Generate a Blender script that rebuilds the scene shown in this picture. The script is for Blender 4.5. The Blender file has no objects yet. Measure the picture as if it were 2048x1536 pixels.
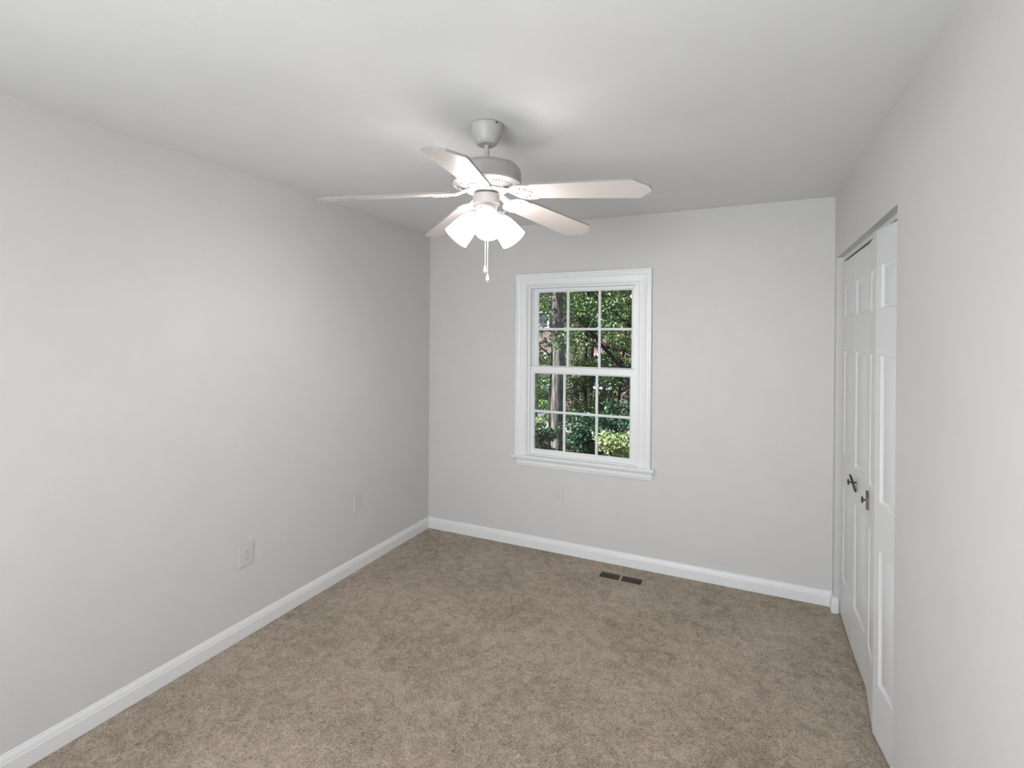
import bpy, bmesh, math, random
import numpy as np
from mathutils import Vector, Matrix

PI = math.pi
C = bpy.context.scene.collection
S = bpy.context.scene

# ------------------------------------------------------------------ camera
CAM = Vector((0.0, 0.0, 1.5914))
cam_d = bpy.data.cameras.new('camera')
cam = bpy.data.objects.new('camera', cam_d)
C.objects.link(cam)
right = Vector((0.90770229, 0.41955033, 0.00735366))
up = Vector((-0.00770637, -0.00085415, 0.99996994))
fwd = Vector((-0.419544, 0.90773167, -0.0024579))
cam.matrix_world = Matrix(((right.x, up.x, -fwd.x, CAM.x),
                           (right.y, up.y, -fwd.y, CAM.y),
                           (right.z, up.z, -fwd.z, CAM.z),
                           (0, 0, 0, 1)))
cam_d.sensor_fit = 'HORIZONTAL'
cam_d.sensor_width = 36.0
cam_d.lens = 1009.9 / 2048 * 36.0
cam_d.shift_y = (676.25 - 768) / 2048
cam_d.clip_start = 0.02
cam_d.clip_end = 300
S.camera = cam

# ------------------------------------------------------------------ look, sky, sun
S.view_settings.view_transform = 'Standard'
S.view_settings.look = 'None'
S.view_settings.gamma = 1.0
S.view_settings.use_curve_mapping = False
S.view_settings.exposure = 0.11

LAMP = 14.5        # glow of the frosted lamp shades
BULB = 15.0        # each bulb inside a shade, watts
FILL = 98.0        # added fill light behind the camera, watts
world = bpy.data.worlds.new('sky')
S.world = world
world.use_nodes = True
wn = world.node_tree
wn.nodes.clear()
sky = wn.nodes.new('ShaderNodeTexSky')
sky.sky_type = 'NISHITA'
sky.sun_disc = False
sky.sun_elevation = math.radians(48)
sky.sun_rotation = math.radians(220)
sky.air_density = 1.2
bg = wn.nodes.new('ShaderNodeBackground')
bg.inputs['Strength'].default_value = 0.09
wo = wn.nodes.new('ShaderNodeOutputWorld')
wn.links.new(sky.outputs[0], bg.inputs[0])
wn.links.new(bg.outputs[0], wo.inputs[0])

sun_d = bpy.data.lights.new('sun', 'SUN')
sun_d.energy = 13.5
sun_d.angle = math.radians(0.6)
sun_d.color = (1.0, 0.96, 0.88)
sun = bpy.data.objects.new('sun', sun_d)
C.objects.link(sun)
sun.rotation_euler = Vector((0.62, 0.42, -0.72)).to_track_quat('-Z', 'Y').to_euler()

# added fill light, shining in through a made-up window behind the camera
fill_d = bpy.data.lights.new('fill_light', 'AREA')
fill_d.shape = 'RECTANGLE'
fill_d.size = 1.6
fill_d.size_y = 1.4
fill_d.energy = FILL
fill_d.color = (0.88, 0.95, 1.0)
fill = bpy.data.objects.new('fill_light', fill_d)
C.objects.link(fill)
fill.location = (-0.80, -1.35, 1.40)
fill.rotation_euler = (math.radians(87), 0, math.radians(-24))

# ------------------------------------------------------------------ materials
def sock(n, *names):
    for k in names:
        if k in n.inputs:
            return n.inputs[k]

def mat(name, col, rough=0.5, spec=0.5, metal=0.0, noise=0.0, nscale=20.0, bump=0.0, bscale=200.0, emit=None, estr=0.0):
    m = bpy.data.materials.new(name)
    m.use_nodes = True
    nt = m.node_tree
    b = nt.nodes['Principled BSDF']
    b.inputs['Base Color'].default_value = (*col, 1)
    b.inputs['Roughness'].default_value = rough
    b.inputs['Metallic'].default_value = metal
    sock(b, 'Specular IOR Level', 'Specular').default_value = spec
    tc = nt.nodes.new('ShaderNodeTexCoord')
    if noise:
        n = nt.nodes.new('ShaderNodeTexNoise')
        n.inputs['Scale'].default_value = nscale
        n.inputs['Detail'].default_value = 5
        nt.links.new(tc.outputs['Object'], n.inputs['Vector'])
        r = nt.nodes.new('ShaderNodeValToRGB')
        r.color_ramp.elements[0].position = 0.3
        r.color_ramp.elements[1].position = 0.7
        r.color_ramp.elements[0].color = tuple(c * (1 - noise) for c in col) + (1,)
        r.color_ramp.elements[1].color = tuple(min(1, c * (1 + noise)) for c in col) + (1,)
        nt.links.new(n.outputs['Fac'], r.inputs[0])
        nt.links.new(r.outputs[0], b.inputs['Base Color'])
    if bump:
        n2 = nt.nodes.new('ShaderNodeTexNoise')
        n2.inputs['Scale'].default_value = bscale
        n2.inputs['Detail'].default_value = 3
        nt.links.new(tc.outputs['Object'], n2.inputs['Vector'])
        bp = nt.nodes.new('ShaderNodeBump')
        bp.inputs['Strength'].default_value = bump
        bp.inputs['Distance'].default_value = 0.002
        nt.links.new(n2.outputs['Fac'], bp.inputs['Height'])
        nt.links.new(bp.outputs[0], b.inputs['Normal'])
    if emit:
        sock(b, 'Emission Color', 'Emission').default_value = (*emit, 1)
        b.inputs['Emission Strength'].default_value = estr
    return m

def carpet_mat():
    m = bpy.data.materials.new('taupe_carpet')
    m.use_nodes = True
    nt = m.node_tree
    L = nt.links.new
    b = nt.nodes['Principled BSDF']
    b.inputs['Roughness'].default_value = 1.0
    sock(b, 'Specular IOR Level', 'Specular').default_value = 0.05
    sock(b, 'Sheen Weight', 'Sheen').default_value = 0.15
    tc = nt.nodes.new('ShaderNodeTexCoord')
    def noise(scale, det, dist=0.0, rough=0.5):
        n = nt.nodes.new('ShaderNodeTexNoise')
        n.inputs['Scale'].default_value = scale
        n.inputs['Detail'].default_value = det
        n.inputs['Roughness'].default_value = rough
        n.inputs['Distortion'].default_value = dist
        L(tc.outputs['Object'], n.inputs['Vector'])
        return n.outputs['Fac']
    def rng(v, a, b_, c, d):
        r = nt.nodes.new('ShaderNodeMapRange')
        for i, k in enumerate((a, b_, c, d)):
            r.inputs[i + 1].default_value = k
        L(v, r.inputs[0])
        return r.outputs[0]
    def add(x, y):
        a = nt.nodes.new('ShaderNodeMath')
        a.operation = 'ADD'
        L(x, a.inputs[0]); L(y, a.inputs[1])
        return a.outputs[0]
    big = rng(noise(2.6, 3, 0.5), .35, .65, -0.08, 0.08)
    mid = rng(noise(17, 5, 0.8, .62), .34, .66, -0.15, 0.15)
    tuft = rng(noise(62, 3, 3.0, .6), .3, .7, -0.42, 0.42)
    fine = rng(noise(170, 2, 1.5), .3, .7, -0.20, 0.20)
    v = add(add(big, mid), add(tuft, fine))
    r = nt.nodes.new('ShaderNodeValToRGB')
    e = r.color_ramp.elements
    e[0].position = 0.0; e[0].color = (0.18, 0.135, 0.095, 1)
    e[1].position = 1.0; e[1].color = (0.70, 0.59, 0.475, 1)
    k = r.color_ramp.elements.new(0.5); k.color = (0.425, 0.345, 0.267, 1)
    L(rng(v, -0.5, 0.5, 0, 1), r.inputs[0])
    L(r.outputs[0], b.inputs['Base Color'])
    bp = nt.nodes.new('ShaderNodeBump')
    bp.inputs['Strength'].default_value = 0.6
    bp.inputs['Distance'].default_value = 0.012
    L(add(tuft, mid), bp.inputs['Height'])
    L(bp.outputs[0], b.inputs['Normal'])
    return m

def glass_mat():
    m = bpy.data.materials.new('window_glass')
    m.use_nodes = True
    nt = m.node_tree
    nt.nodes.clear()
    o = nt.nodes.new('ShaderNodeOutputMaterial')
    mx = nt.nodes.new('ShaderNodeMixShader')
    t = nt.nodes.new('ShaderNodeBsdfTransparent')
    t.inputs[0].default_value = (0.93, 0.95, 0.94, 1)
    g = nt.nodes.new('ShaderNodeBsdfGlossy')
    g.inputs['Roughness'].default_value = 0.02
    f = nt.nodes.new('ShaderNodeFresnel')
    f.inputs[0].default_value = 1.45
    nt.links.new(f.outputs[0], mx.inputs[0])
    nt.links.new(t.outputs[0], mx.inputs[1])
    nt.links.new(g.outputs[0], mx.inputs[2])
    nt.links.new(mx.outputs[0], o.inputs[0])
    return m

def leaf_mat(name, dark, light, trans=0.22):
    m = bpy.data.materials.new(name)
    m.use_nodes = True
    nt = m.node_tree
    nt.nodes.clear()
    o = nt.nodes.new('ShaderNodeOutputMaterial')
    geo = nt.nodes.new('ShaderNodeNewGeometry')
    r = nt.nodes.new('ShaderNodeValToRGB')
    r.color_ramp.elements[0].color = (*dark, 1)
    r.color_ramp.elements[1].color = (*light, 1)
    nt.links.new(geo.outputs['Random Per Island'], r.inputs[0])
    p = nt.nodes.new('ShaderNodeBsdfPrincipled')
    p.inputs['Roughness'].default_value = 0.33
    nt.links.new(r.outputs[0], p.inputs['Base Color'])
    t = nt.nodes.new('ShaderNodeBsdfTranslucent')
    nt.links.new(r.outputs[0], t.inputs[0])
    mx = nt.nodes.new('ShaderNodeMixShader')
    mx.inputs[0].default_value = trans
    nt.links.new(p.outputs[0], mx.inputs[1])
    nt.links.new(t.outputs[0], mx.inputs[2])
    nt.links.new(mx.outputs[0], o.inputs[0])
    return m

def bark_mat(name, a, b_):
    m = bpy.data.materials.new(name)
    m.use_nodes = True
    nt = m.node_tree
    L = nt.links.new
    p = nt.nodes['Principled BSDF']
    p.inputs['Roughness'].default_value = 0.95
    sock(p, 'Specular IOR Level', 'Specular').default_value = 0.1
    tc = nt.nodes.new('ShaderNodeTexCoord')
    mp = nt.nodes.new('ShaderNodeMapping')
    mp.inputs['Scale'].default_value = (22, 22, 3)
    n = nt.nodes.new('ShaderNodeTexNoise')
    n.inputs['Scale'].default_value = 1.0
    n.inputs['Detail'].default_value = 6
    L(tc.outputs['Object'], mp.inputs[0]); L(mp.outputs[0], n.inputs['Vector'])
    r = nt.nodes.new('ShaderNodeValToRGB')
    r.color_ramp.elements[0].position = .35
    r.color_ramp.elements[1].position = .68
    r.color_ramp.elements[0].color = (*a, 1)
    r.color_ramp.elements[1].color = (*b_, 1)
    L(n.outputs['Fac'], r.inputs[0]); L(r.outputs[0], p.inputs['Base Color'])
    bp = nt.nodes.new('ShaderNodeBump')
    bp.inputs['Strength'].default_value = .8
    bp.inputs['Distance'].default_value = .03
    L(n.outputs['Fac'], bp.inputs['Height']); L(bp.outputs[0], p.inputs['Normal'])
    return m

def brick_mat():
    m = bpy.data.materials.new('pink_brick')
    m.use_nodes = True
    nt = m.node_tree
    L = nt.links.new
    p = nt.nodes['Principled BSDF']
    p.inputs['Roughness'].default_value = 0.9
    tc = nt.nodes.new('ShaderNodeTexCoord')
    mp = nt.nodes.new('ShaderNodeMapping')
    mp.inputs['Rotation'].default_value = (PI / 2, 0, 0)
    br = nt.nodes.new('ShaderNodeTexBrick')
    br.inputs['Color1'].default_value = (0.22, 0.125, 0.125, 1)
    br.inputs['Color2'].default_value = (0.30, 0.19, 0.19, 1)
    br.inputs['Mortar'].default_value = (0.33, 0.29, 0.31, 1)
    br.inputs['Scale'].default_value = 4.5
    L(tc.outputs['Object'], mp.inputs[0]); L(mp.outputs[0], br.inputs['Vector'])
    L(br.outputs['Color'], p.inputs['Base Color'])
    return m

M = dict(
    wall=mat('wall_paint', (0.645, 0.632, 0.622), 0.75, 0.25, noise=.012, nscale=6, bump=.12, bscale=350),
    ceil=mat('ceiling_paint', (0.76, 0.762, 0.758), 0.9, 0.1, noise=.012, nscale=8, bump=.15, bscale=300),
    trim=mat('trim_white', (0.80, 0.80, 0.805), 0.35, 0.4),
    vinyl=mat('window_vinyl', (0.80, 0.805, 0.81), 0.3, 0.4),
    door=mat('door_white', (0.70, 0.705, 0.71), 0.4, 0.4, bump=.15, bscale=120),
    plate=mat('plate_paint', (0.63, 0.62, 0.61), 0.5, 0.3),
    slot=mat('slot_grey', (0.25, 0.25, 0.25), 0.6),
    slotdark=mat('shadow_gap_metal', (0.05, 0.045, 0.04), 0.7),
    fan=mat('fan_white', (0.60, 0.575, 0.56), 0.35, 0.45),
    canopy=mat('fan_white_shaded', (0.46, 0.445, 0.43), 0.4, 0.4),  # fan white darkened: shade on canopy and rod put into the colour
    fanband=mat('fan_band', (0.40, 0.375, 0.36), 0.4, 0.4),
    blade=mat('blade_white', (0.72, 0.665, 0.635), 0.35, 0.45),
    bladeedge=mat('blade_edge', (0.34, 0.31, 0.30), 0.5, 0.3),
    shade=mat('frosted_lit_glass', (0.9, 0.9, 0.9), 0.3, 0.3, emit=(1.0, 0.955, 0.925), estr=LAMP),
    bronze=mat('dark_bronze', (0.085, 0.075, 0.065), 0.38, 0.5, 0.7, noise=.3, nscale=60),
    track=mat('track_white', (0.72, 0.73, 0.73), 0.4, 0.4),
    ventf=mat('register_tan', (0.33, 0.27, 0.22), 0.5, 0.3),
    ventd=mat('register_brown', (0.055, 0.035, 0.022), 0.5, 0.3),
    chain=mat('chain_white', (0.8, 0.79, 0.78), 0.35, 0.5),
    carpet=carpet_mat(), glass=glass_mat(),
    bark=bark_mat('grey_bark', (0.05, 0.045, 0.045), (0.30, 0.275, 0.285)),
    barkd=bark_mat('dark_bark', (0.016, 0.014, 0.014), (0.06, 0.052, 0.05)),
    leafa=leaf_mat('leaf_mid', (0.012, 0.04, 0.012), (0.17, 0.30, 0.08)),
    leafb=leaf_mat('leaf_deep', (0.008, 0.03, 0.018), (0.08, 0.20, 0.11)),
    leafy=leaf_mat('leaf_yellow', (0.16, 0.27, 0.08), (0.62, 0.66, 0.38)),
    ground=mat('leaf_litter', (0.07, 0.075, 0.05), 0.95, 0.1, noise=.5, nscale=3),
    brick=brick_mat(),
    drive=mat('pale_concrete', (0.50, 0.49, 0.54), 0.9, 0.1, noise=.15, nscale=2),
    roof=mat('roof_slate', (0.16, 0.16, 0.18), 0.8, noise=.2, nscale=8),
    extwhite=mat('exterior_white', (0.75, 0.75, 0.76), 0.6),
    extglass=mat('exterior_glass', (0.06, 0.08, 0.11), 0.08, 0.8),
    shed=mat('shed_grey', (0.16, 0.19, 0.21), 0.8, noise=.15, nscale=12),
    siding=mat('exterior_siding', (0.6, 0.58, 0.55), 0.7),
)

# ------------------------------------------------------------------ helpers
def link(name, bm, m, parent=None, smooth=None):
    me = bpy.data.meshes.new(name)
    bmesh.ops.recalc_face_normals(bm, faces=bm.faces)
    bm.to_mesh(me)
    bm.free()
    for mm in (m if isinstance(m, (list, tuple)) else [m]):
        me.materials.append(mm)
    o = bpy.data.objects.new(name, me)
    C.objects.link(o)
    if parent:
        o.parent = parent
    if smooth:
        for p in me.polygons:
            p.use_smooth = True
        me.set_sharp_from_angle(angle=math.radians(smooth))
    return o

def tag(o, label=None, cat=None, group=None, kind=None):
    if label: o['label'] = label
    if cat: o['category'] = cat
    if group: o['group'] = group
    if kind: o['kind'] = kind
    return o

def empty(name, loc=(0, 0, 0), rz=0.0):
    o = bpy.data.objects.new(name, None)
    C.objects.link(o)
    o.location = loc
    o.rotation_euler = (0, 0, rz)
    o.empty_display_size = 0.05
    return o

def box(bm, x0, x1, y0, y1, z0, z1, mi=0, M4=None):
    vs = [Vector((x, y, z)) for x in (x0, x1) for y in (y0, y1) for z in (z0, z1)]
    if M4 is not None:
        vs = [M4 @ v for v in vs]
    v = [bm.verts.new(p) for p in vs]
    fs = []
    for q in ((0, 1, 3, 2), (4, 6, 7, 5), (0, 4, 5, 1), (2, 3, 7, 6), (0, 2, 6, 4), (1, 5, 7, 3)):
        f = bm.faces.new([v[i] for i in q])
        f.material_index = mi
        fs.append(f)
    return fs

def bbox_obj(name, dims, m, parent=None, bevel=0.0, seg=2):
    bm = bmesh.new()
    box(bm, *dims)
    if bevel:
        bmesh.ops.bevel(bm, geom=bm.edges[:], offset=bevel, segments=seg, affect='EDGES', profile=0.6)
    return link(name, bm, m, parent, 40 if bevel else None)

def lathe(bm, prof, seg=48, M4=None, cap0=True, cap1=True, mi=0):
    rings = []
    for r, z in prof:
        ring = []
        for i in range(seg):
            a = 2 * PI * i / seg
            p = Vector((r * math.cos(a), r * math.sin(a), z))
            if M4 is not None:
                p = M4 @ p
            ring.append(bm.verts.new(p))
        rings.append(ring)
    for a, b_ in zip(rings, rings[1:]):
        for i in range(seg):
            j = (i + 1) % seg
            f = bm.faces.new((a[i], a[j], b_[j], b_[i]))
            f.material_index = mi
    if cap0: bm.faces.new(rings[0]).material_index = mi
    if cap1: bm.faces.new(rings[-1][::-1]).material_index = mi

def tube(bm, pts, rad, seg=10, mi=0):
    pts = [Vector(p) for p in pts]
    rads = rad if isinstance(rad, (list, tuple)) else [rad] * len(pts)
    rings = []
    for i, p in enumerate(pts):
        d = (pts[min(i + 1, len(pts) - 1)] - pts[max(i - 1, 0)]).normalized()
        ref = Vector((0, 0, 1)) if abs(d.z) < 0.9 else Vector((1, 0, 0))
        s = d.cross(ref).normalized()
        t = d.cross(s)
        rings.append([bm.verts.new(p + (s * math.cos(2 * PI * k / seg) + t * math.sin(2 * PI * k / seg)) * rads[i]) for k in range(seg)])
    for a, b_ in zip(rings, rings[1:]):
        for k in range(seg):
            j = (k + 1) % seg
            bm.faces.new((a[k], a[j], b_[j], b_[k])).material_index = mi
    bm.faces.new(rings[0]).material_index = mi
    bm.faces.new(rings[-1][::-1]).material_index = mi

def prism(bm, poly, z0, z1, M4=None, mi=0, mi_side=None):
    if M4 is None: M4 = Matrix()
    a = [bm.verts.new(M4 @ Vector((x, y, z0))) for x, y in poly]
    b_ = [bm.verts.new(M4 @ Vector((x, y, z1))) for x, y in poly]
    bm.faces.new(a).material_index = mi
    bm.faces.new(b_[::-1]).material_index = mi
    n = len(poly)
    for i in range(n):
        j = (i + 1) % n
        bm.faces.new((a[i], a[j], b_[j], b_[i])).material_index = mi if mi_side is None else mi_side

# ------------------------------------------------------------------ room numbers
XL, XR = -2.390, 0.480
YN, YB = -0.80, 3.533
H = 2.44
T = 0.12
OY0, OY1, OH = 2.170, 3.462, 2.066         # closet opening in the right wall
WX0, WX1, WZ0, WZ1 = -1.502, -0.674, 0.700, 1.975   # window hole in the back wall
DX0, DX1, DZ0, DZ1 = -1.60, 0.00, .70, 2.08   # added hole behind the camera that lets the fill light in

# ------------------------------------------------------------------ shell
def struct(name, bm, m, label=None, cat=None):
    o = link(name, bm, m)
    return tag(o, label, cat, None, 'structure')

bm = bmesh.new(); box(bm, XL - T, 1.25, YN - T, YB + T, -0.12, 0)
struct('floor', bm, M['carpet'], 'mottled taupe carpet covering the bedroom floor', 'floor')
bm = bmesh.new(); box(bm, XL - T, 1.25, YN - T, YB + T, H, H + .12)
struct('ceiling', bm, M['ceil'], 'white painted ceiling above the fan', 'ceiling')
bm = bmesh.new(); box(bm, XL - T, XL, YN - T, YB + T, 0, H)
struct('wall_left', bm, M['wall'], 'long plain grey wall on the left with two low plates', 'wall')
bm = bmesh.new()
box(bm, XL, WX0, YB, YB + T, 0, H); box(bm, WX1, 1.25, YB, YB + T, 0, H)
box(bm, WX0, WX1, YB, YB + T, 0, WZ0); box(bm, WX0, WX1, YB, YB + T, WZ1, H)
struct('wall_back', bm, M['wall'], 'warm grey wall around the window', 'wall')
bm = bmesh.new()
box(bm, XR, XR + T, OY1, YB, 0, H); box(bm, XR, XR + T, YN, OY0, 0, H)
box(bm, XR, XR + T, OY0, OY1, OH, H)
struct('wall_right', bm, M['wall'], 'grey wall with the closet opening on the right', 'wall')
bm = bmesh.new()
box(bm, XL, DX0, YN - T, YN, 0, H); box(bm, DX1, 1.25, YN - T, YN, 0, H)
box(bm, DX0, DX1, YN - T, YN, DZ1, H); box(bm, DX0, DX1, YN - T, YN, 0, DZ0)
struct('wall_front', bm, M['wall'], 'grey wall behind the camera around the added window', 'wall')
bm = bmesh.new()
box(bm, 1.25, 1.25 + T, YN - T, YB + T, 0, H)
struct('wall_closet', bm, M['wall'], 'grey wall at the back of the closet', 'wall')
bm = bmesh.new()
for a in ((DX0, DX0 + .05, DZ0, DZ1), (DX1 - .05, DX1, DZ0, DZ1), (DX0 + .05, DX1 - .05, DZ0, DZ0 + .05), (DX0 + .05, DX1 - .05, DZ1 - .05, DZ1),
          ((DX0 + DX1) / 2 - .03, (DX0 + DX1) / 2 + .03, DZ0 + .05, DZ1 - .05)):
    box(bm, a[0], a[1], YN - .09, YN - .04, a[2], a[3])
struct('fill_window', bm, M['vinyl'], 'white frame of an added, unseen window behind the camera', 'window')  # unseen window, added to frame the fill light

# ------------------------------------------------------------------ baseboards
BP = [(0, 0), (.014, 0), (.014, .058), (.0115, .064), (.0115, .068), (.008, .079), (.0045, .084), (.0045, .088), (0, .09)]
def offset_path(path, d):
    out = []
    n = len(path)
    for i in range(n):
        p = Vector(path[i])
        def nrm(a, b_):
            t = (Vector(b_) - Vector(a)).normalized()
            return Vector((t.y, -t.x))
        if i == 0: out.append(p + nrm(path[0], path[1]) * d)
        elif i == n - 1: out.append(p + nrm(path[-2], path[-1]) * d)
        else:
            a, b_ = nrm(path[i - 1], path[i]), nrm(path[i], path[i + 1])
            out.append(p + (a + b_) * (d / (1 + a.dot(b_))))
    return out

def baseboard(name, path, segs, label):
    offs = [offset_path(path, d) for d, z in BP]
    bm = bmesh.new()
    for s in segs:
        r0 = [bm.verts.new((offs[k][s].x, offs[k][s].y, BP[k][1])) for k in range(len(BP))]
        r1 = [bm.verts.new((offs[k][s + 1].x, offs[k][s + 1].y, BP[k][1])) for k in range(len(BP))]
        for k in range(len(BP)):
            j = (k + 1) % len(BP)
            bm.faces.new((r0[k], r0[j], r1[j], r1[k]))
        bm.faces.new(r0); bm.faces.new(r1[::-1])
    struct(name, bm, M['trim'], label, 'baseboard')

path = [(XL, YN), (XL, YB), (XR, YB), (XR, OY1), (XR + .022, OY1)]
baseboard('baseboard_left', path, [0], 'white moulded baseboard along the left wall')
baseboard('baseboard_back', path, [1], 'white moulded baseboard under the window wall')
baseboard('baseboard_right', path, [2, 3], 'short white baseboard return beside the closet opening')
baseboard('baseboard_near', [(XR + .02, OY0), (XR, OY0), (XR, YN), (XL, YN)], [0, 1, 2], 'white baseboard along the near right wall')

# ------------------------------------------------------------------ window
win = tag(empty('window_1', ((WX0 + WX1) / 2, YB, WZ0)), 'white double hung window with six over six grids', 'window', None, 'structure')
def wpart(name, bm, m, parent=None, smooth=None):
    par = parent or win
    o = link(name, bm, m, None, smooth)
    o.parent = par
    o.matrix_parent_inverse = Matrix.Translation(win.location).inverted() if par is win else Matrix()
    return o

# moulded casing: profile (outward from inner edge, towards the room)
CP = [(0, 0), (0, .011), (.004, .014), (.010, .014), (.014, .010), (.030, .011), (.050, .0135), (.056, .018), (.066, .021),
      (.076, .021), (.080, .0245), (.090, .0245), (.0935, .021), (.0935, 0)]
bm = bmesh.new()
rows = []
for a, d in CP:
    y = YB - d
    rows.append([bm.verts.new(p) for p in ((WX0 - a, y, WZ0 - .004), (WX0 - a, y, WZ1 + a), (WX1 + a, y, WZ1 + a), (WX1 + a, y, WZ0 - .004))])
for r0, r1 in zip(rows, rows[1:] + rows[:1]):
    for k in range(3):
        bm.faces.new((r0[k], r0[k + 1], r1[k + 1], r1[k]))
bm.faces.new([r[0] for r in rows]); bm.faces.new([r[3] for r in rows][::-1])
wpart('casing', bm, M['trim'])
# stool and apron
bm = bmesh.new()
box(bm, WX0 - .112, WX1 + .118, YB - .046, YB + .03, .676, .697)
bmesh.ops.bevel(bm, geom=[e for e in bm.edges if all(v.co.y < YB - .04 for v in e.verts)], offset=.008, segments=3, affect='EDGES')
wpart('window_sill', bm, M['trim'], None, 40)
bm = bmesh.new()
prof = [(0, .677), (.020, .677), (.020, .668), (.014, .660), (.014, .634), (.010, .627), (.010, .619), (0, .619)]
a0, a1 = WX0 - .078, WX1 + .105
va = [bm.verts.new((a0, YB - d, z)) for d, z in prof]
vb = [bm.verts.new((a1, YB - d, z)) for d, z in prof]
for k in range(len(prof)):
    j = (k + 1) % len(prof)
    bm.faces.new((va[k], va[j], vb[j], vb[k]))
bm.faces.new(va); bm.faces.new(vb[::-1])
wpart('apron', bm, M['trim'])
# vinyl frame lining the hole, with a step between the two sash tracks
bm = bmesh.new()
FW = .020
box(bm, WX0, WX0 + FW, YB + .004, YB + T, WZ0, WZ1); box(bm, WX1 - FW, WX1, YB + .004, YB + T, WZ0, WZ1)
box(bm, WX0 + FW, WX1 - FW, YB + .004, YB + T, WZ1 - .014, WZ1); box(bm, WX0 + FW, WX1 - FW, YB + .004, YB + T, WZ0, WZ0 + .006)
for sx in (WX0 + FW, WX1 - FW - .008):
    box(bm, sx, sx + .008, YB + .046, YB + .056, 1.34, WZ1 - .014)
wpart('window_frame', bm, M['vinyl'])

def sash(name, x0, x1, z0, z1, y0, y1, wl, wr, wb, wt):
    """one sash: stiles and rails, muntins and glass"""
    bm = bmesh.new()
    gx0, gx1, gz0, gz1 = x0 + wl, x1 - wr, z0 + wb, z1 - wt
    box(bm, x0, gx0, y0, y1, z0, z1); box(bm, gx1, x1, y0, y1, z0, z1)
    box(bm, gx0, gx1, y0, y1, z0, gz0); box(bm, gx0, gx1, y0, y1, gz1, z1)
    bmesh.ops.bevel(bm, geom=bm.edges[:], offset=.0015, segments=1, affect='EDGES')
    s = wpart(name, bm, M['vinyl'])
    # sloped glazing bead
    bm = bmesh.new()
    ym = (y0 + y1) / 2 - .004
    for (a, ya), (b_, yb) in (((0, y0 + .002), (.009, ym)),):
        r0 = [bm.verts.new(p) for p in ((gx0 - .0, ya, gz0), (gx1, ya, gz0), (gx1, ya, gz1), (gx0, ya, gz1))]
        r1 = [bm.verts.new(p) for p in ((gx0 + b_, yb, gz0 + b_), (gx1 - b_, yb, gz0 + b_), (gx1 - b_, yb, gz1 - b_), (gx0 + b_, yb, gz1 - b_))]
        r2 = [bm.verts.new(p) for p in ((gx0, yb, gz0), (gx1, yb, gz0), (gx1, yb, gz1), (gx0, yb, gz1))]
        for q0, q1 in ((r0, r1), (r1, r2), (r2, r0)):
            for k in range(4):
                j = (k + 1) % 4
                bm.faces.new((q0[k], q0[j], q1[j], q1[k]))
    o = link('glazing_bead', bm, M['vinyl']); o.parent = s
    # muntins
    mw = .009
    cx = [gx0 + (gx1 - gx0) * k / 3 for k in (1, 2)]
    cz = (gz0 + gz1) / 2
    for c in cx:
        bm = bmesh.new()
        prism(bm, [(c - mw, ym + .012), (c - mw, ym - .002), (c - .003, ym - .007), (c + .003, ym - .007), (c + mw, ym - .002), (c + mw, ym + .012)], gz0, gz1)
        o = link('muntin', bm, M['vinyl']); o.parent = s
    bm = bmesh.new()
    pr = [(ym + .0125, cz - mw), (ym - .002, cz - mw), (ym - .008, cz - .003), (ym - .008, cz + .003), (ym - .002, cz + mw), (ym + .0125, cz + mw)]
    va = [bm.verts.new((gx0, y, z)) for y, z in pr]; vb = [bm.verts.new((gx1, y, z)) for y, z in pr]
    for k in range(6):
        j = (k + 1) % 6
        bm.faces.new((va[k], va[j], vb[j], vb[k]))
    bm.faces.new(va); bm.faces.new(vb[::-1])
    o = link('muntin', bm, M['vinyl']); o.parent = s
    bm = bmesh.new()
    box(bm, gx0, gx1, ym + .003, ym + .007, gz0, gz1)
    o = link('pane', bm, M['glass']); o.parent = s
    return s

sash('upper_sash', WX0 + FW, WX1 - FW, 1.330, WZ1 - .014, YB + .058, YB + .090, .036, .030, .036, .022)
sash('lower_sash', WX0 + FW, WX1 - FW, WZ0 + .006, 1.368, YB + .018, YB + .050, .020, .030, .030, .045)

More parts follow.
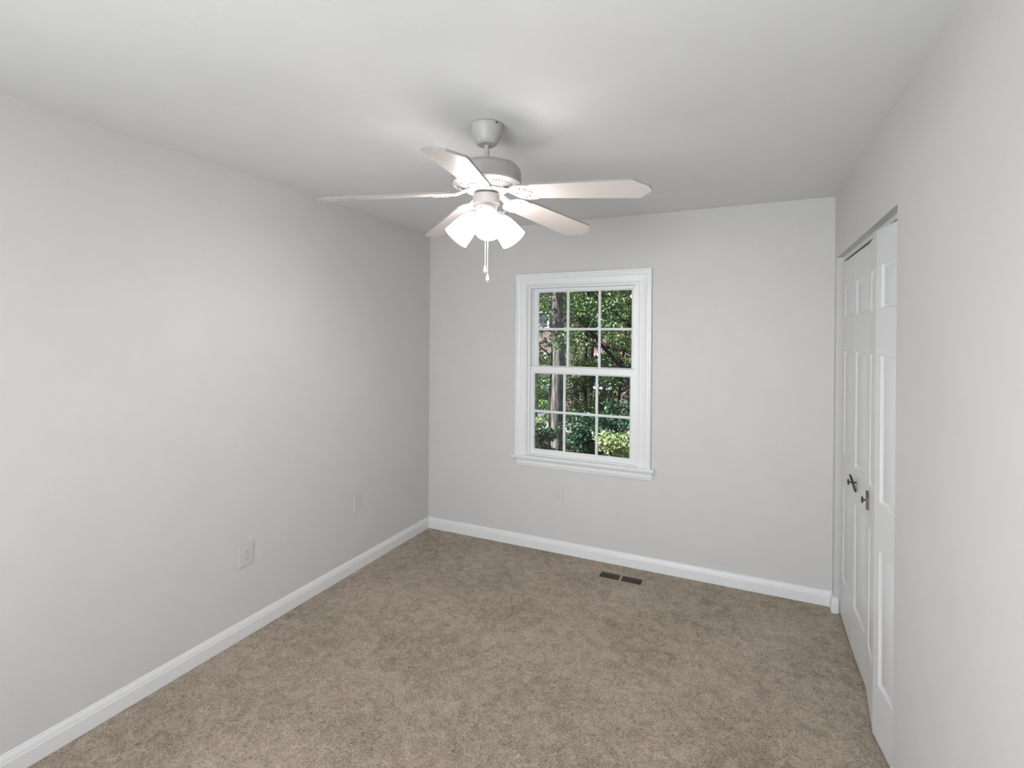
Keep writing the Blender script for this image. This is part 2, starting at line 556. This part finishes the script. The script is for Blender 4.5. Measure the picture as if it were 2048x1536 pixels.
# ------------------------------------------------------------------ closet doors
def leaf(parent, name, p0, p1, label=None):
    """hinged leaf of moulded hardboard with three raised panels; p0 -> p1 along its front face, seen from the room"""
    p0, p1 = Vector((*p0, 0)), Vector((*p1, 0))
    d = p1 - p0; L = d.length; d.normalize()
    n = Vector((d.y, -d.x, 0))            # towards the room when going from far to near
    if n.x > 0: n = -n
    Mx = Matrix(((d.x, -n.x, 0, p0.x), (d.y, -n.y, 0, p0.y), (0, 0, 1, 0), (0, 0, 0, 1)))
    z0, z1, th = 0.012, 2.026, .030
    st = min(.055, L * .19)
    us = [0.0015, st, L - st, L - .0015]
    zs = [z0, .235, .765, .950, 1.530, 1.715, 1.888, z1]
    bm = bmesh.new()
    g = [[bm.verts.new((u, 0, z)) for z in zs] for u in us]
    panels = []
    for i in range(3):
        for k in range(7):
            f = bm.faces.new((g[i][k], g[i + 1][k], g[i + 1][k + 1], g[i][k + 1]))
            if i == 1 and k in (1, 3, 5): panels.append(f)
    bk = [bm.verts.new(p) for p in ((us[0], th, z0), (us[-1], th, z0), (us[-1], th, z1), (us[0], th, z1))]
    bm.faces.new(bk[::-1])
    bm.faces.new([g[0][k] for k in range(8)] + [bk[3], bk[0]])
    bm.faces.new([g[3][k] for k in range(7, -1, -1)] + [bk[1], bk[2]])
    bm.faces.new([g[i][0] for i in range(3, -1, -1)] + [bk[0], bk[1]])
    bm.faces.new([g[i][7] for i in range(4)] + [bk[2], bk[3]])
    bm.normal_update()
    for f in panels:
        if f.normal.y > 0: f.normal_flip()
    for t_, dp in ((.009, -.008), (.004, -.001), (.020, .0065)):
        bmesh.ops.inset_individual(bm, faces=panels, thickness=t_, depth=dp, use_even_offset=True)
    bmesh.ops.transform(bm, matrix=Mx, verts=bm.verts)
    o = link(name, bm, M['door'], parent, 30)
    if label: o['label'] = label
    return o, Mx

d1 = tag(empty('door_1', (0, 0, 0)), 'far pair of white folding closet door leaves', 'door', None, 'structure')
d2 = tag(empty('door_2', (0, 0, 0)), 'near pair of white folding closet door leaves, slightly folded out', 'door', None, 'structure')
leaf(d1, 'door_leaf', (.509, 3.428), (.504, 3.084))
lb, Mb = leaf(d1, 'door_leaf', (.504, 3.084), (.508, 2.742))
lc, Mc = leaf(d2, 'door_leaf', (.506, 2.736), (.476, 2.452))
leaf(d2, 'door_leaf', (.476, 2.452), (.508, 2.190))

def knob(parent, Mx, u, z, tilt, lean):
    """flared bar backplate on a stem with a small disc"""
    par = parent
    bm = bmesh.new()
    W, Hh = .014, .041
    poly = [(-W, -Hh), (-W * .35, -Hh + .005), (W * .35, -Hh + .005), (W, -Hh), (W * .62, -Hh * .3), (W * .62, Hh * .3), (W, Hh),
            (W * .35, Hh - .005), (-W * .35, Hh - .005), (-W, Hh), (-W * .62, Hh * .3), (-W * .62, -Hh * .3)]
    # local: x along the leaf, z up, y into the door
    base = Mx @ Matrix.Translation((u, -.0, z)) @ Matrix.Rotation(tilt, 4, 'Y') @ Matrix.Rotation(lean, 4, 'X')
    off = abs(math.sin(lean)) * Hh
    pm = base @ Matrix(((1, 0, 0, 0), (0, 0, -1, -off), (0, 1, 0, 0), (0, 0, 0, 1)))
    prism(bm, poly, 0.0005, .010, pm)
    bmesh.ops.bevel(bm, geom=bm.edges[:], offset=.001, segments=1, affect='EDGES')
    lathe(bm, [(.004, 0), (.004, .020 + off)], 14, Mx @ Matrix.Translation((u, -.0005, z)) @ Matrix.Rotation(PI / 2, 4, 'X'))
    lathe(bm, [(.006, 0), (.014, .002), (.015, .005), (.013, .008), (.004, .009)], 22,
          Mx @ Matrix.Translation((u, -.019 - off, z)) @ Matrix.Rotation(PI / 2, 4, 'X'))
    o = link('knob', bm, M['bronze'], par, 35)
    o['label'] = 'dark bronze knob with flared backplate'
    return o

knob(lb, Mb, .100, .882, math.radians(10), math.radians(16))
knob(lc, Mc, .034, .876, math.radians(-8), 0.0)

# track in the head of the opening
bm = bmesh.new()
box(bm, .512, .516, OY0, OY1, 2.044, OH); box(bm, .534, .540, OY0, OY1, 2.044, OH); box(bm, .516, .534, OY0, OY1, 2.060, OH)
struct('trim_1', bm, M['track'], 'white metal track in the head of the closet opening', 'track')

# ------------------------------------------------------------------ ceiling fan
FX, FY = -.950, 1.800
fan = tag(empty('ceiling_fan', (FX, FY, H)), 'white five blade ceiling fan with three lit frosted glass shades', 'ceiling fan')
def fz(z): return z - H

def flathe(name, prof, m, seg=64, **k):
    bm = bmesh.new()
    lathe(bm, [(r, fz(z)) for r, z in prof], seg)
    return link(name, bm, m, fan, 35)

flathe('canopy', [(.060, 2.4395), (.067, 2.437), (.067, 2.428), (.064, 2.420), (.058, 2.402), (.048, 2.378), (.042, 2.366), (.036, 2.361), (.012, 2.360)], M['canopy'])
bm = bmesh.new()
lathe(bm, [(.0105, fz(2.372)), (.0105, fz(2.272))], 24)
lathe(bm, [(.016, fz(2.292)), (.017, fz(2.286)), (.017, fz(2.276)), (.012, fz(2.274))], 24)
link('downrod', bm, M['canopy'], fan, 35)
for a, dark in ((-100, 0), (-28, 1)):
    t = math.radians(a)
    bm = bmesh.new()
    tube(bm, [(.064 * math.cos(t), .064 * math.sin(t), fz(2.431)), (.0695 * math.cos(t), .0695 * math.sin(t), fz(2.431))], .0035, 10)
    link('canopy_screw', bm, M['bronze' if dark else 'fan'], fan)
    bm = bmesh.new()
    tube(bm, [(.038 * math.cos(t), .038 * math.sin(t), fz(2.370)), (.047 * math.cos(t), .047 * math.sin(t), fz(2.368))], .0035, 10)
    link('canopy_screw', bm, M['fan'], fan)
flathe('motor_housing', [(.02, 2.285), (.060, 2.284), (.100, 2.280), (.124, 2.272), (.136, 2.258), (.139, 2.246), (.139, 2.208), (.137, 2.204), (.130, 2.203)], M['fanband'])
bm = bmesh.new()
lathe(bm, [(.131, fz(2.210)), (.136, fz(2.207)), (.1365, fz(2.202)), (.132, fz(2.199)), (.126, fz(2.196)), (.108, fz(2.186)), (.083, fz(2.180)), (.08, fz(2.184))], 72)
# radial cooling slots on the lower bowl
nb = 60
for i in range(nb):
    if (i % 12) in (0, 1, 2): continue
    t = 2 * PI * i / nb + math.radians(4)
    r0, r1 = .090, .118
    Mr = Matrix.Rotation(t, 4, 'Z')
    zz0, zz1 = fz(2.1812), fz(2.1903)
    vs = [Mr @ Vector(p) for p in ((r0, -.0018, zz0), (r1, -.0022, zz1), (r1, .0022, zz1), (r0, .0018, zz0))]
    lo = [bm.verts.new(v + Vector((0, 0, -.0012))) for v in vs]
    hi = [bm.verts.new(v + Vector((0, 0, .002))) for v in vs]
    bm.faces.new(lo).material_index = 1
    bm.faces.new(hi[::-1]).material_index = 1
    for k in range(4):
        bm.faces.new((lo[k], lo[(k + 1) % 4], hi[(k + 1) % 4], hi[k])).material_index = 1
link('vented_cover', bm, [M['fan'], M['slot']], fan, 35)
flathe('flywheel', [(.02, 2.186), (.078, 2.186), (.080, 2.183), (.080, 2.174), (.076, 2.171), (.02, 2.171)], M['fan'])
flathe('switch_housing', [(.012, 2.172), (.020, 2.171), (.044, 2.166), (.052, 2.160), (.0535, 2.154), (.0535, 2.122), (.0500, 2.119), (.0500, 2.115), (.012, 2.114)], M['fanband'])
flathe('light_fitter', [(.012, 2.116), (.044, 2.115), (.044, 2.104), (.040, 2.088), (.028, 2.077), (.010, 2.074), (.006, 2.066), (.002, 2.064)], M['fan'])

# blades
BR0, BR1 = .150, .655
def blade_outline():
    pts = []
    top = [(BR0, .046), (BR0 + .012, .053), (BR0 + .10, .058), (BR1 - .10, .069), (BR1 - .056, .070), (BR1 - .048, .0685),
           (BR1 - .040, .060), (BR1 - .026, .044), (BR1 - .014, .032), (BR1 - .003, .020), (BR1, .004)]
    pts = top + [(x, -y) for x, y in reversed(top)]
    return pts
def iron_outline():
    # fan shaped palm with a scalloped outer edge; x along the blade
    top = [(.118, .012), (.122, .026), (.130, .040), (.144, .052), (.162, .0575), (.184, .0575), (.212, .054), (.200, .046), (.188, .040), (.180, .033),
           (.180, .022), (.188, .013), (.200, .005)]
    return top + [(x, -y) for x, y in reversed(top)]
ZB = 2.170
def make_blade(ang):
    Rz = Matrix.Rotation(ang, 4, 'Z')
    droop = Matrix.Translation((0, 0, fz(ZB))) @ Matrix.Rotation(math.radians(5.8), 4, 'Y')
    pitch = Matrix.Rotation(math.radians(-11), 4, 'X')
    Mx = Rz @ droop @ pitch
    bm = bmesh.new()
    prism(bm, blade_outline(), 0.0, .0075, Mx, 0, 1)
    b_ = link('blade', bm, [M['blade'], M['bladeedge']], fan)
    bm = bmesh.new()
    prism(bm, iron_outline(), -.0045, -.0002, Mx)
    for sx, sy in ((.140, 0.0), (.164, .036), (.164, -.036)):
        lathe(bm, [(.0045, -.0048), (.0045, -.0068), (.003, -.0078)], 12, Mx @ Matrix.Translation((sx, sy, 0)), mi=1)
    # curved neck from the flywheel to the palm
    neck = []
    for k in range(9):
        s = k / 8
        r = .062 + (.128 - .062) * s
        z = fz(2.179) + (fz(ZB) - .0137 - fz(2.179)) * (3 * s * s - 2 * s ** 3)
        w = .022 - .006 * math.sin(PI * s)
        neck.append((r, z, w))
    rows = []
    for i, (r, z, w) in enumerate(neck):
        tw = math.radians(-11) * (i / 8)
        row = []
        for sy, sz in ((-1, -1), (0, -1.6), (1, -1), (1, 1), (-1, 1)):
            y = w * sy; zz = .004 * sz
            row.append(bm.verts.new(Rz @ Vector((r, y * math.cos(tw) - zz * math.sin(tw), z + y * math.sin(tw) + zz * math.cos(tw)))))
        rows.append(row)
    for a, c in zip(rows, rows[1:]):
        for k in range(5):
            bm.faces.new((a[k], a[(k + 1) % 5], c[(k + 1) % 5], c[k]))
    bm.faces.new(rows[0]); bm.faces.new(rows[-1][::-1])
    link('blade_iron', bm, [M['fan'], M['slot']], b_, 30)
    return b_
for k in range(5):
    make_blade(math.radians(-2 + 72 * k))

# lamp arms and bell shades
view = Vector((-FX, -FY, 0)).normalized()
az0 = math.atan2(view.y, view.x) + math.radians(4)
for k in range(3):
    a = az0 + 2 * PI * k / 3
    e = Vector((math.cos(a), math.sin(a), 0))
    ax = (e * math.cos(math.radians(43)) - Vector((0, 0, 1)) * math.sin(math.radians(43))).normalized()
    p0 = e * .030 + Vector((0, 0, fz(2.100)))
    q = Vector((0, 0, 1)).rotation_difference(ax).to_matrix().to_4x4()
    bm = bmesh.new()
    Mx = Matrix.Translation(p0) @ q
    lathe(bm, [(.014, -.008), (.016, .010), (.022, .016), (.030, .024), (.032, .034), (.031, .040), (.025, .041)], 32, Mx)
    for j in range(3):
        t = 2 * PI * j / 3 + .5
        v = Vector((math.cos(t), math.sin(t), 0))
        tube(bm, [Mx @ (v * .030 + Vector((0, 0, .033))), Mx @ (v * .040 + Vector((0, 0, .033)))], .0028, 8)
    link('lamp_holder', bm, M['fan'], fan, 35)
    bm = bmesh.new()
    prof = [(.026, .030), (.029, .040), (.036, .052), (.043, .070), (.048, .092), (.0515, .115), (.054, .138), (.056, .148),
            (.0535, .148), (.051, .134), (.048, .112), (.044, .090), (.039, .070), (.032, .052), (.024, .042), (.004, .040)]
    lathe(bm, prof, 48, Mx, cap0=False, cap1=True)
    o = link('lamp_shade', bm, M['shade'], fan, 60)
    o['label'] = 'glowing frosted glass bell shade'
    ld = bpy.data.lights.new('bulb_light', 'POINT')
    ld.energy = BULB
    ld.shadow_soft_size = .024
    ld.color = (1.0, .945, .915)
    lo = bpy.data.objects.new('bulb_light', ld)
    C.objects.link(lo)
    lo.parent = fan
    lo.location = Mx @ Vector((0, 0, .085))

# pull chains
for name, off, zb in (('a', (-.0285, .0474), 1.872), ('b', (-.0195, .0516), 1.836)):
    bm = bmesh.new()
    x, y = off
    n = 60
    tube(bm, [(x, y, fz(2.122)), (x, y, fz(zb + .012))], .0011, 6)
    z = 2.075
    while z > zb + .012:
        bmesh.ops.create_icosphere(bm, subdivisions=1, radius=.0021, matrix=Matrix.Translation((x, y, fz(z))))
        z -= .0058
    ch = link('pull_chain', bm, M['chain'], fan, 60)
    bm = bmesh.new()
    lathe(bm, [(.0025, fz(zb + .014)), (.0045, fz(zb + .008)), (.0068, fz(zb - .002)), (.0074, fz(zb - .012)), (.005, fz(zb - .013)), (.001, fz(zb - .020))], 20, Matrix.Translation((x, y, 0)))
    link('pull_fob', bm, M['chain'], ch, 60)

# ------------------------------------------------------------------ wall plates
def plate(name, loc, rz, label, cat, w, h, kind):
    """local: x across, z up, -y towards the room; origin on the wall at plate centre"""
    e = tag(empty(name, loc, rz), label, cat)
    bm = bmesh.new()
    box(bm, -w / 2, w / 2, -.007, 0, -h / 2, h / 2)
    bmesh.ops.bevel(bm, geom=[ed for ed in bm.edges if all(v.co.y < -.006 for v in ed.verts)], offset=.003, segments=2, affect='EDGES')
    link('cover_plate', bm, M['plate'], e, 40)
    if kind == 'duplex':
        for s in (-1, 1):
            bm = bmesh.new()
            poly = []
            for k in range(24):
                a = 2 * PI * k / 24
                poly.append((.0172 * math.cos(a), max(-.0142, min(.0142, .0172 * math.sin(a)))))
            Mx = Matrix(((1, 0, 0, 0), (0, 0, 1, -.0095), (0, 1, 0, s * .0195), (0, 0, 0, 1)))
            prism(bm, poly, 0, .004, Mx)
            for dx, hh in ((-.0065, .0042), (.0065, .0036)):
                box(bm, dx - .0012, dx + .0012, -.0099, -.0075, s * .0195 + .003 - hh, s * .0195 + .003 + hh, 1)
            lathe(bm, [(.0026, 0), (.0026, .003)], 12, Matrix.Translation((0, -.0099, s * .0195 - .0085)) @ Matrix.Rotation(-PI / 2, 4, 'X'), mi=1)
            link('socket', bm, [M['plate'], M['slot']], e)
        bm = bmesh.new()
        lathe(bm, [(.003, 0), (.003, .0012)], 12, Matrix.Translation((0, -.0082, 0)) @ Matrix.Rotation(-PI / 2, 4, 'X'))
        link('screw', bm, M['plate'], e)
    elif kind == 'blank':
        for s in (-1, 1):
            bm = bmesh.new()
            lathe(bm, [(.003, 0), (.003, .0012)], 12, Matrix.Translation((0, -.0082, s * .042)) @ Matrix.Rotation(-PI / 2, 4, 'X'))
            link('screw', bm, M['plate'], e)
    return e
plate('wall_outlet', (XL, 1.834, .436), PI / 2, 'wall coloured double outlet low on the long left wall, nearest the camera', 'outlet', .082, .128, 'duplex')
plate('blank_plate', (XL, 2.680, .458), PI / 2, 'small blank wall plate on the left wall, near the far corner', 'wall plate', .072, .116, 'blank')
plate('wall_outlet', (-1.245, YB, .427), 0, 'faint painted outlet on the back wall below the window', 'outlet', .072, .116, 'duplex')

# ------------------------------------------------------------------ floor register
e = tag(empty('floor_register', (-.735, 3.330, 0)), 'small tan floor register with two dark brown grilles by the baseboard', 'floor vent')
bm = bmesh.new()
hw, hd = .150, .053
ow, od = .1365, .0405
for d in ((-hw, hw, -hd, -od), (-hw, hw, od, hd), (-hw, -ow, -od, od), (ow, hw, -od, od), (-.0085, .0085, -od, od)):
    box(bm, d[0], d[1], d[2], d[3], 0.0, .004)
link('register_frame', bm, M['ventf'], e)
for x0, x1 in ((-ow, -.0085), (.0085, ow)):
    bm = bmesh.new()
    box(bm, x0, x1, -od, od, .0001, .0012)
    n = 13
    for k in range(n):
        c = x0 + (x1 - x0) * (k + .5) / n
        Mx = Matrix.Translation((c, 0, .0022)) @ Matrix.Rotation(math.radians(28), 4, 'Y')
        box(bm, -.0032, .0032, -od, od, -.0004, .0004, 0, Mx)
    box(bm, x0, x1, -.001, .001, .0012, .0036)
    link('grille', bm, M['ventd'], e)

# ------------------------------------------------------------------ outdoors
rnd = random.Random(7)
GZ = -2.0
bm = bmesh.new()
box(bm, -45, 30, 4.2, 60, GZ - .3, GZ)
g = struct('ground', bm, M['ground'], 'leaf covered ground under the trees outside', 'ground')
bm = bmesh.new()
box(bm, -30, 20, 18.2, 23.2, GZ - .02, GZ + .03)
struct('driveway', bm, M['drive'], 'pale driveway in front of the brick house', 'driveway')
bm = bmesh.new()
box(bm, -6, 5, YN - 1.5, YB + T + .03, GZ, -.13)
struct('wall_lower_storey', bm, M['siding'], 'lower storey of the house below the bedroom', 'wall')

def leaves(name, blobs, n, size, m, parent, seed, flat=0.5):
    """blobs: (x, y, z, rx, ry, rz, weight); leaf = bent pointed quad pair"""
    rg = np.random.default_rng(seed)
    w = np.array([b[6] for b in blobs], float); w /= w.sum()
    B = np.array([b[:6] for b in blobs], float)
    idx = rg.choice(len(blobs), n, p=w)
    d = rg.normal(size=(n, 3)); d /= np.linalg.norm(d, axis=1)[:, None]
    rad = rg.uniform(.25, 1.0, n) ** .5
    P = B[idx, :3] + d * rad[:, None] * B[idx, 3:6]
    ax = rg.normal(size=(n, 3)); ax[:, 2] -= .3; ax /= np.linalg.norm(ax, axis=1)[:, None]
    up_ = rg.normal(size=(n, 3)) * flat + np.array([-.25, -.25, 1.0])
    sd = np.cross(ax, up_); sd /= np.linalg.norm(sd, axis=1)[:, None] + 1e-9
    nr = np.cross(sd, ax)
    s = size * rg.uniform(.6, 1.35, n)[:, None]
    V = np.empty((n, 6, 3))
    V[:, 0] = P
    V[:, 1] = P + ax * s * .45 + sd * s * .34 + nr * s * .08
    V[:, 2] = P + ax * s
    V[:, 3] = P + ax * s * .45 - sd * s * .34 + nr * s * .08
    V[:, 4] = P + ax * s * .45
    V = V[:, :5].reshape(-1, 3)
    k = np.arange(n)[:, None] * 5
    F = np.concatenate([k + np.array([0, 1, 4]), k + np.array([1, 2, 4]), k + np.array([0, 4, 3]), k + np.array([4, 2, 3])], 1).reshape(-1, 3)
    me = bpy.data.meshes.new(name)
    me.from_pydata(V.tolist(), [], F.tolist())
    me.materials.append(m)
    o = bpy.data.objects.new(name, me)
    C.objects.link(o)
    o.parent = parent
    return o

def wiggle(p0, p1, n, amp, rg):
    p0, p1 = Vector(p0), Vector(p1)
    out = []
    for i in range(n + 1):
        s = i / n
        j = Vector((rg.uniform(-1, 1), rg.uniform(-1, 1), rg.uniform(-.5, .5))) * amp * (1 if 0 < i < n else 0)
        out.append(p0.lerp(p1, s) + j)
    return out

def tree(name, x, y, r, h, label, m, lm, n, crown, seed, lean=(0, 0), limbs=(), leaf=.085):
    """root at the ground; crown blobs and limbs given relative to the root (z absolute above ground)"""
    rg = random.Random(seed)
    t = tag(empty(name, (x, y, GZ)), label, 'tree', TG)
    bm = bmesh.new()
    k = 8
    pts = wiggle((0, 0, -.05), (lean[0], lean[1], h), k, .04, rg)
    tube(bm, pts, [r * (1.25 if i == 0 else 1.0 - .45 * i / k) for i in range(k + 1)], 14)
    for (z0, dx, dy, dz, lr) in limbs:
        s = z0 / h
        a = Vector((lean[0] * s, lean[1] * s, z0))
        b_ = a + Vector((dx, dy, dz))
        lp = wiggle(a, b_, 5, .06, rg)
        tube(bm, lp, [lr * (1 - .13 * i) for i in range(6)], 8)
        for j in range(3):
            c = lp[2 + j]
            tube(bm, wiggle(c, c + Vector((rg.uniform(-.5, .5), rg.uniform(-.4, .4), rg.uniform(.1, .7))), 3, .03, rg), [lr * .4, lr * .3, lr * .2, lr * .1], 6)
    link('trunk', bm, m, t, 60)
    leaves('foliage', crown, n, leaf, lm, t, seed)
    return t

def shrub(name, x, y, label, m, lm, n, crown, seed, group, leaf=.08, ht=1.5):
    rg = random.Random(seed)
    t = tag(empty(name, (x, y, GZ)), label, 'shrub', group)
    bm = bmesh.new()
    for j in range(7):
        tube(bm, wiggle((rg.uniform(-.1, .1), rg.uniform(-.1, .1), 0), (rg.uniform(-.7, .7), rg.uniform(-.4, .4), ht * rg.uniform(.7, 1.1)), 4, .05, rg), [.022, .018, .014, .01, .006], 6)
    link('stem', bm, m, t, 60)
    leaves('foliage', crown, n, leaf, lm, t, seed)
    return t

def blobs(rg, n, x, y, z, sx, sy, sz, r0, r1):
    return [(rg.uniform(x - sx, x + sx), rg.uniform(y - sy, y + sy), rg.uniform(z - sz, z + sz),
             rg.uniform(r0, r1), rg.uniform(r0, r1) * .9, rg.uniform(r0, r1) * .55, 1) for _ in range(n)]
B = random.Random(3)
TG = 'trees outside the window'
tree('broadleaf_tree', -3.545, 10.0, .150, 8.3, 'tall tree with thick grey bark, its trunk filling the left panes', M['bark'], M['leafa'], 6500,
     blobs(B, 34, .1, .3, 4.6, 1.6, 1.2, 1.2, .25, .5), 11, (-.05, .1), ((3.9, 1.6, -.3, .5, .045), (3.4, -1.3, .3, .8, .04), (4.6, 1.2, .6, .9, .05)), .062)
tree('broadleaf_tree', -2.15, 11.0, .105, 8.3, 'dark trunked tree with drooping branches behind the right panes', M['barkd'], M['leafa'], 6000,
     blobs(B, 30, -.3, .2, 4.7, 1.5, 1.2, 1.1, .25, .5), 12, (.02, 0), ((2.7, -1.7, -.2, 1.8, .05), (2.2, -.9, .2, -.4, .035), (3.7, -1.3, .3, 1.2, .055), (2.9, 1.4, .2, .6, .045)), .062)
tree('broadleaf_tree', -3.93, 13.2, .085, 9.3, 'slim dark tree standing behind the middle panes', M['barkd'], M['leafb'], 6500,
     blobs(B, 32, 0, 0, 5.0, 1.8, 1.2, 1.2, .3, .6), 13, (.1, 0), ((3.7, -1.6, .2, .9, .05), (3.4, 1.7, .1, -.2, .05), (2.9, 1.0, .3, .5, .04), (4.3, 1.0, -.3, .9, .05)), .075)
tree('broadleaf_tree', -6.0, 14.5, .15, 9.3, 'shaded tree furthest left beyond the glass', M['barkd'], M['leafb'], 6500,
     blobs(B, 32, .3, 0, 4.8, 1.7, 1.2, 1.6, .35, .7), 14, (0, 0), ((3.3, 1.5, 0, .7, .05), (3.9, -1.2, .1, .9, .05)), .08)
tree('broadleaf_tree', -1.3, 13.5, .15, 9.3, 'leafy tree hidden behind the right window casing', M['barkd'], M['leafa'], 6500,
     blobs(B, 32, -.5, 0, 4.6, 1.8, 1.2, 1.7, .3, .65), 15, (0, 0), ((2.7, -1.6, 0, .5, .05), (3.9, 1.2, .1, .9, .05)), .075)
tree('broadleaf_tree', -5.2, 18.0, .12, 10.3, 'distant dark tree rising in the centre before the house', M['barkd'], M['leafb'], 6500,
     blobs(B, 34, 0, 0, 5.9, 3.0, 1.2, 1.5, .4, .9), 16, (.3, 0), ((3.3, 1.5, 0, 1.2, .06), (4.3, -1.8, .1, .9, .06)), .10)
tree('broadleaf_tree', -4.35, 11.6, .05, 5.3, 'thin sapling just left of the grey trunk', M['barkd'], M['leafa'], 3600,
     blobs(B, 20, 0, 0, 3.6, .7, .6, 1.1, .22, .45), 17, (.1, 0), ((2.5, .8, 0, .6, .025), (3.1, -.7, 0, .5, .022)), .065)
tree('broadleaf_tree', -4.5, 14.9, .045, 5.8, 'thin crooked sapling before the pink brick house', M['barkd'], M['leafa'], 2200,
     blobs(B, 12, .4, 0, 4.2, 1.0, .6, .9, .25, .5), 18, (-.5, 0), ((1.9, 1.2, 0, .9, .03), (2.7, -.9, 0, .8, .03), (3.3, .9, 0, .5, .03)), .075)
tree('broadleaf_tree', -3.05, 12.7, .045, 5.6, 'leaning sapling between the middle and right panes', M['barkd'], M['leafa'], 4200,
     blobs(B, 22, .35, 0, 3.75, .65, .5, .75, .2, .4), 19, (.5, 0), ((2.2, .9, 0, .8, .03), (2.9, -.6, 0, .7, .03)), .065)
# undergrowth
G = 'bushes outside the window'
shrub('shrub', -1.70, 7.6, 'sunlit yellow green bush in the lower right panes', M['barkd'], M['leafy'], 1500,
      blobs(B, 14, 0, 0, 1.92, .34, .22, .17, .09, .19), 21, G, .055, 1.9)
shrub('shrub', -3.42, 8.6, 'pale yellow bush in the lowest left pane', M['barkd'], M['leafy'], 700,
      blobs(B, 7, 0, 0, 2.02, .15, .15, .11, .07, .14), 22, G, .055, 1.9)
shrub('shrub', -2.62, 9.2, 'deep green bush in the lower middle pane', M['barkd'], M['leafb'], 5200,
      blobs(B, 26, 0, 0, 1.6, .36, .4, .55, .18, .34), 23, G, .06, 2.0)
shrub('shrub', -3.66, 9.0, 'dark low bush at the foot of the grey trunk', M['barkd'], M['leafb'], 2600,
      blobs(B, 12, 0, .1, 1.45, .20, .25, .38, .14, .26), 24, G, .06, 1.6)
shrub('shrub', -1.95, 9.4, 'green bush just above the sunlit yellow one', M['barkd'], M['leafb'], 5200,
      blobs(B, 24, 0, 0, 1.85, .40, .4, .5, .18, .36), 25, G, .06, 2.2)
shrub('shrub', -3.55, 12.4, 'light green thicket at mid height behind the centre panes', M['barkd'], M['leafa'], 5200,
      blobs(B, 30, 0, 0, 2.3, .65, .5, .7, .16, .36), 26, G, .065, 2.7)
shrub('shrub', -4.95, 12.6, 'green thicket left of the trunk at mid height', M['barkd'], M['leafa'], 3400,
      blobs(B, 20, 0, 0, 2.0, .5, .5, .6, .18, .38), 27, G, .065, 2.5)
shrub('shrub', -4.8, 16.3, 'far hedge like thicket in front of the brick house', M['barkd'], M['leafb'], 7000,
      blobs(B, 34, 0, 0, 1.7, 2.8, .6, 1.0, .35, .6), 28, G, .09, 2.0)
shrub('shrub', -2.35, 12.0, 'tall green thicket at the right edge of the glass', M['barkd'], M['leafa'], 4200,
      blobs(B, 24, 0, 0, 2.35, .55, .5, .65, .18, .36), 29, G, .065, 2.8)

# neighbouring brick house
hs = tag(empty('brick_house', (-9.0, 24.0, GZ)), 'pink brick house seen through the trees', 'house')
bm = bmesh.new(); box(bm, -9, 9, 0, 8, 0, 6.2); link('wall', bm, M['brick'], hs)
bm = bmesh.new()
prf = [(-.5, 6.2), (8.5, 6.2), (4, 9.2)]
va = [bm.verts.new((-9.4, y, z)) for y, z in prf]; vb = [bm.verts.new((9.4, y, z)) for y, z in prf]
for k in range(3):
    j = (k + 1) % 3
    bm.faces.new((va[k], va[j], vb[j], vb[k]))
bm.faces.new(va); bm.faces.new(vb[::-1])
link('roof', bm, M['roof'], hs)
for z0 in (1.2, 4.1):
    for x0 in (-7.6, -4.4, -1.2, 2.0, 5.2):
        bm = bmesh.new()
        w_, h_ = 1.1, 1.5
        for d in ((x0 - .1, x0, z0 - .1, z0 + h_ + .1), (x0 + w_, x0 + w_ + .1, z0 - .1, z0 + h_ + .1), (x0, x0 + w_, z0 - .1, z0), (x0, x0 + w_, z0 + h_, z0 + h_ + .1),
                  (x0 + .52, x0 + .58, z0, z0 + h_), (x0, x0 + .52, z0 + .72, z0 + .78), (x0 + .58, x0 + w_, z0 + .72, z0 + .78)):
            box(bm, d[0], d[1], -.08, -.002, d[2], d[3])
        f = link('window', bm, M['extwhite'], hs)
        bm = bmesh.new(); box(bm, x0, x0 + w_, -.03, -.004, z0, z0 + h_)
        link('pane', bm, M['extglass'], f)
bm = bmesh.new(); box(bm, -9.4, 9.4, -.6, -.48, 6.0, 6.22)
link('gutter', bm, M['extwhite'], hs)
# garden shed
sh = tag(empty('garden_shed', (-8.6, 20.6, GZ)), 'low grey garden shed behind the trunk on the left', 'shed')
bm = bmesh.new(); box(bm, -1.3, 1.3, -.8, .8, 0, 2.0); link('wall', bm, M['shed'], sh)
bm = bmesh.new()
va = [bm.verts.new((x, -1.0, z)) for x, z in ((-1.5, 1.95), (1.5, 1.95), (0, 2.9))]; vb = [bm.verts.new((x, 1.0, z)) for x, z in ((-1.5, 1.95), (1.5, 1.95), (0, 2.9))]
for k in range(3):
    j = (k + 1) % 3
    bm.faces.new((va[k], va[j], vb[j], vb[k]))
bm.faces.new(va); bm.faces.new(vb[::-1]); link('roof', bm, M['roof'], sh)
bm = bmesh.new(); box(bm, -.45, .45, -.84, -.802, .05, 1.8); link('door', bm, M['shed'], sh)
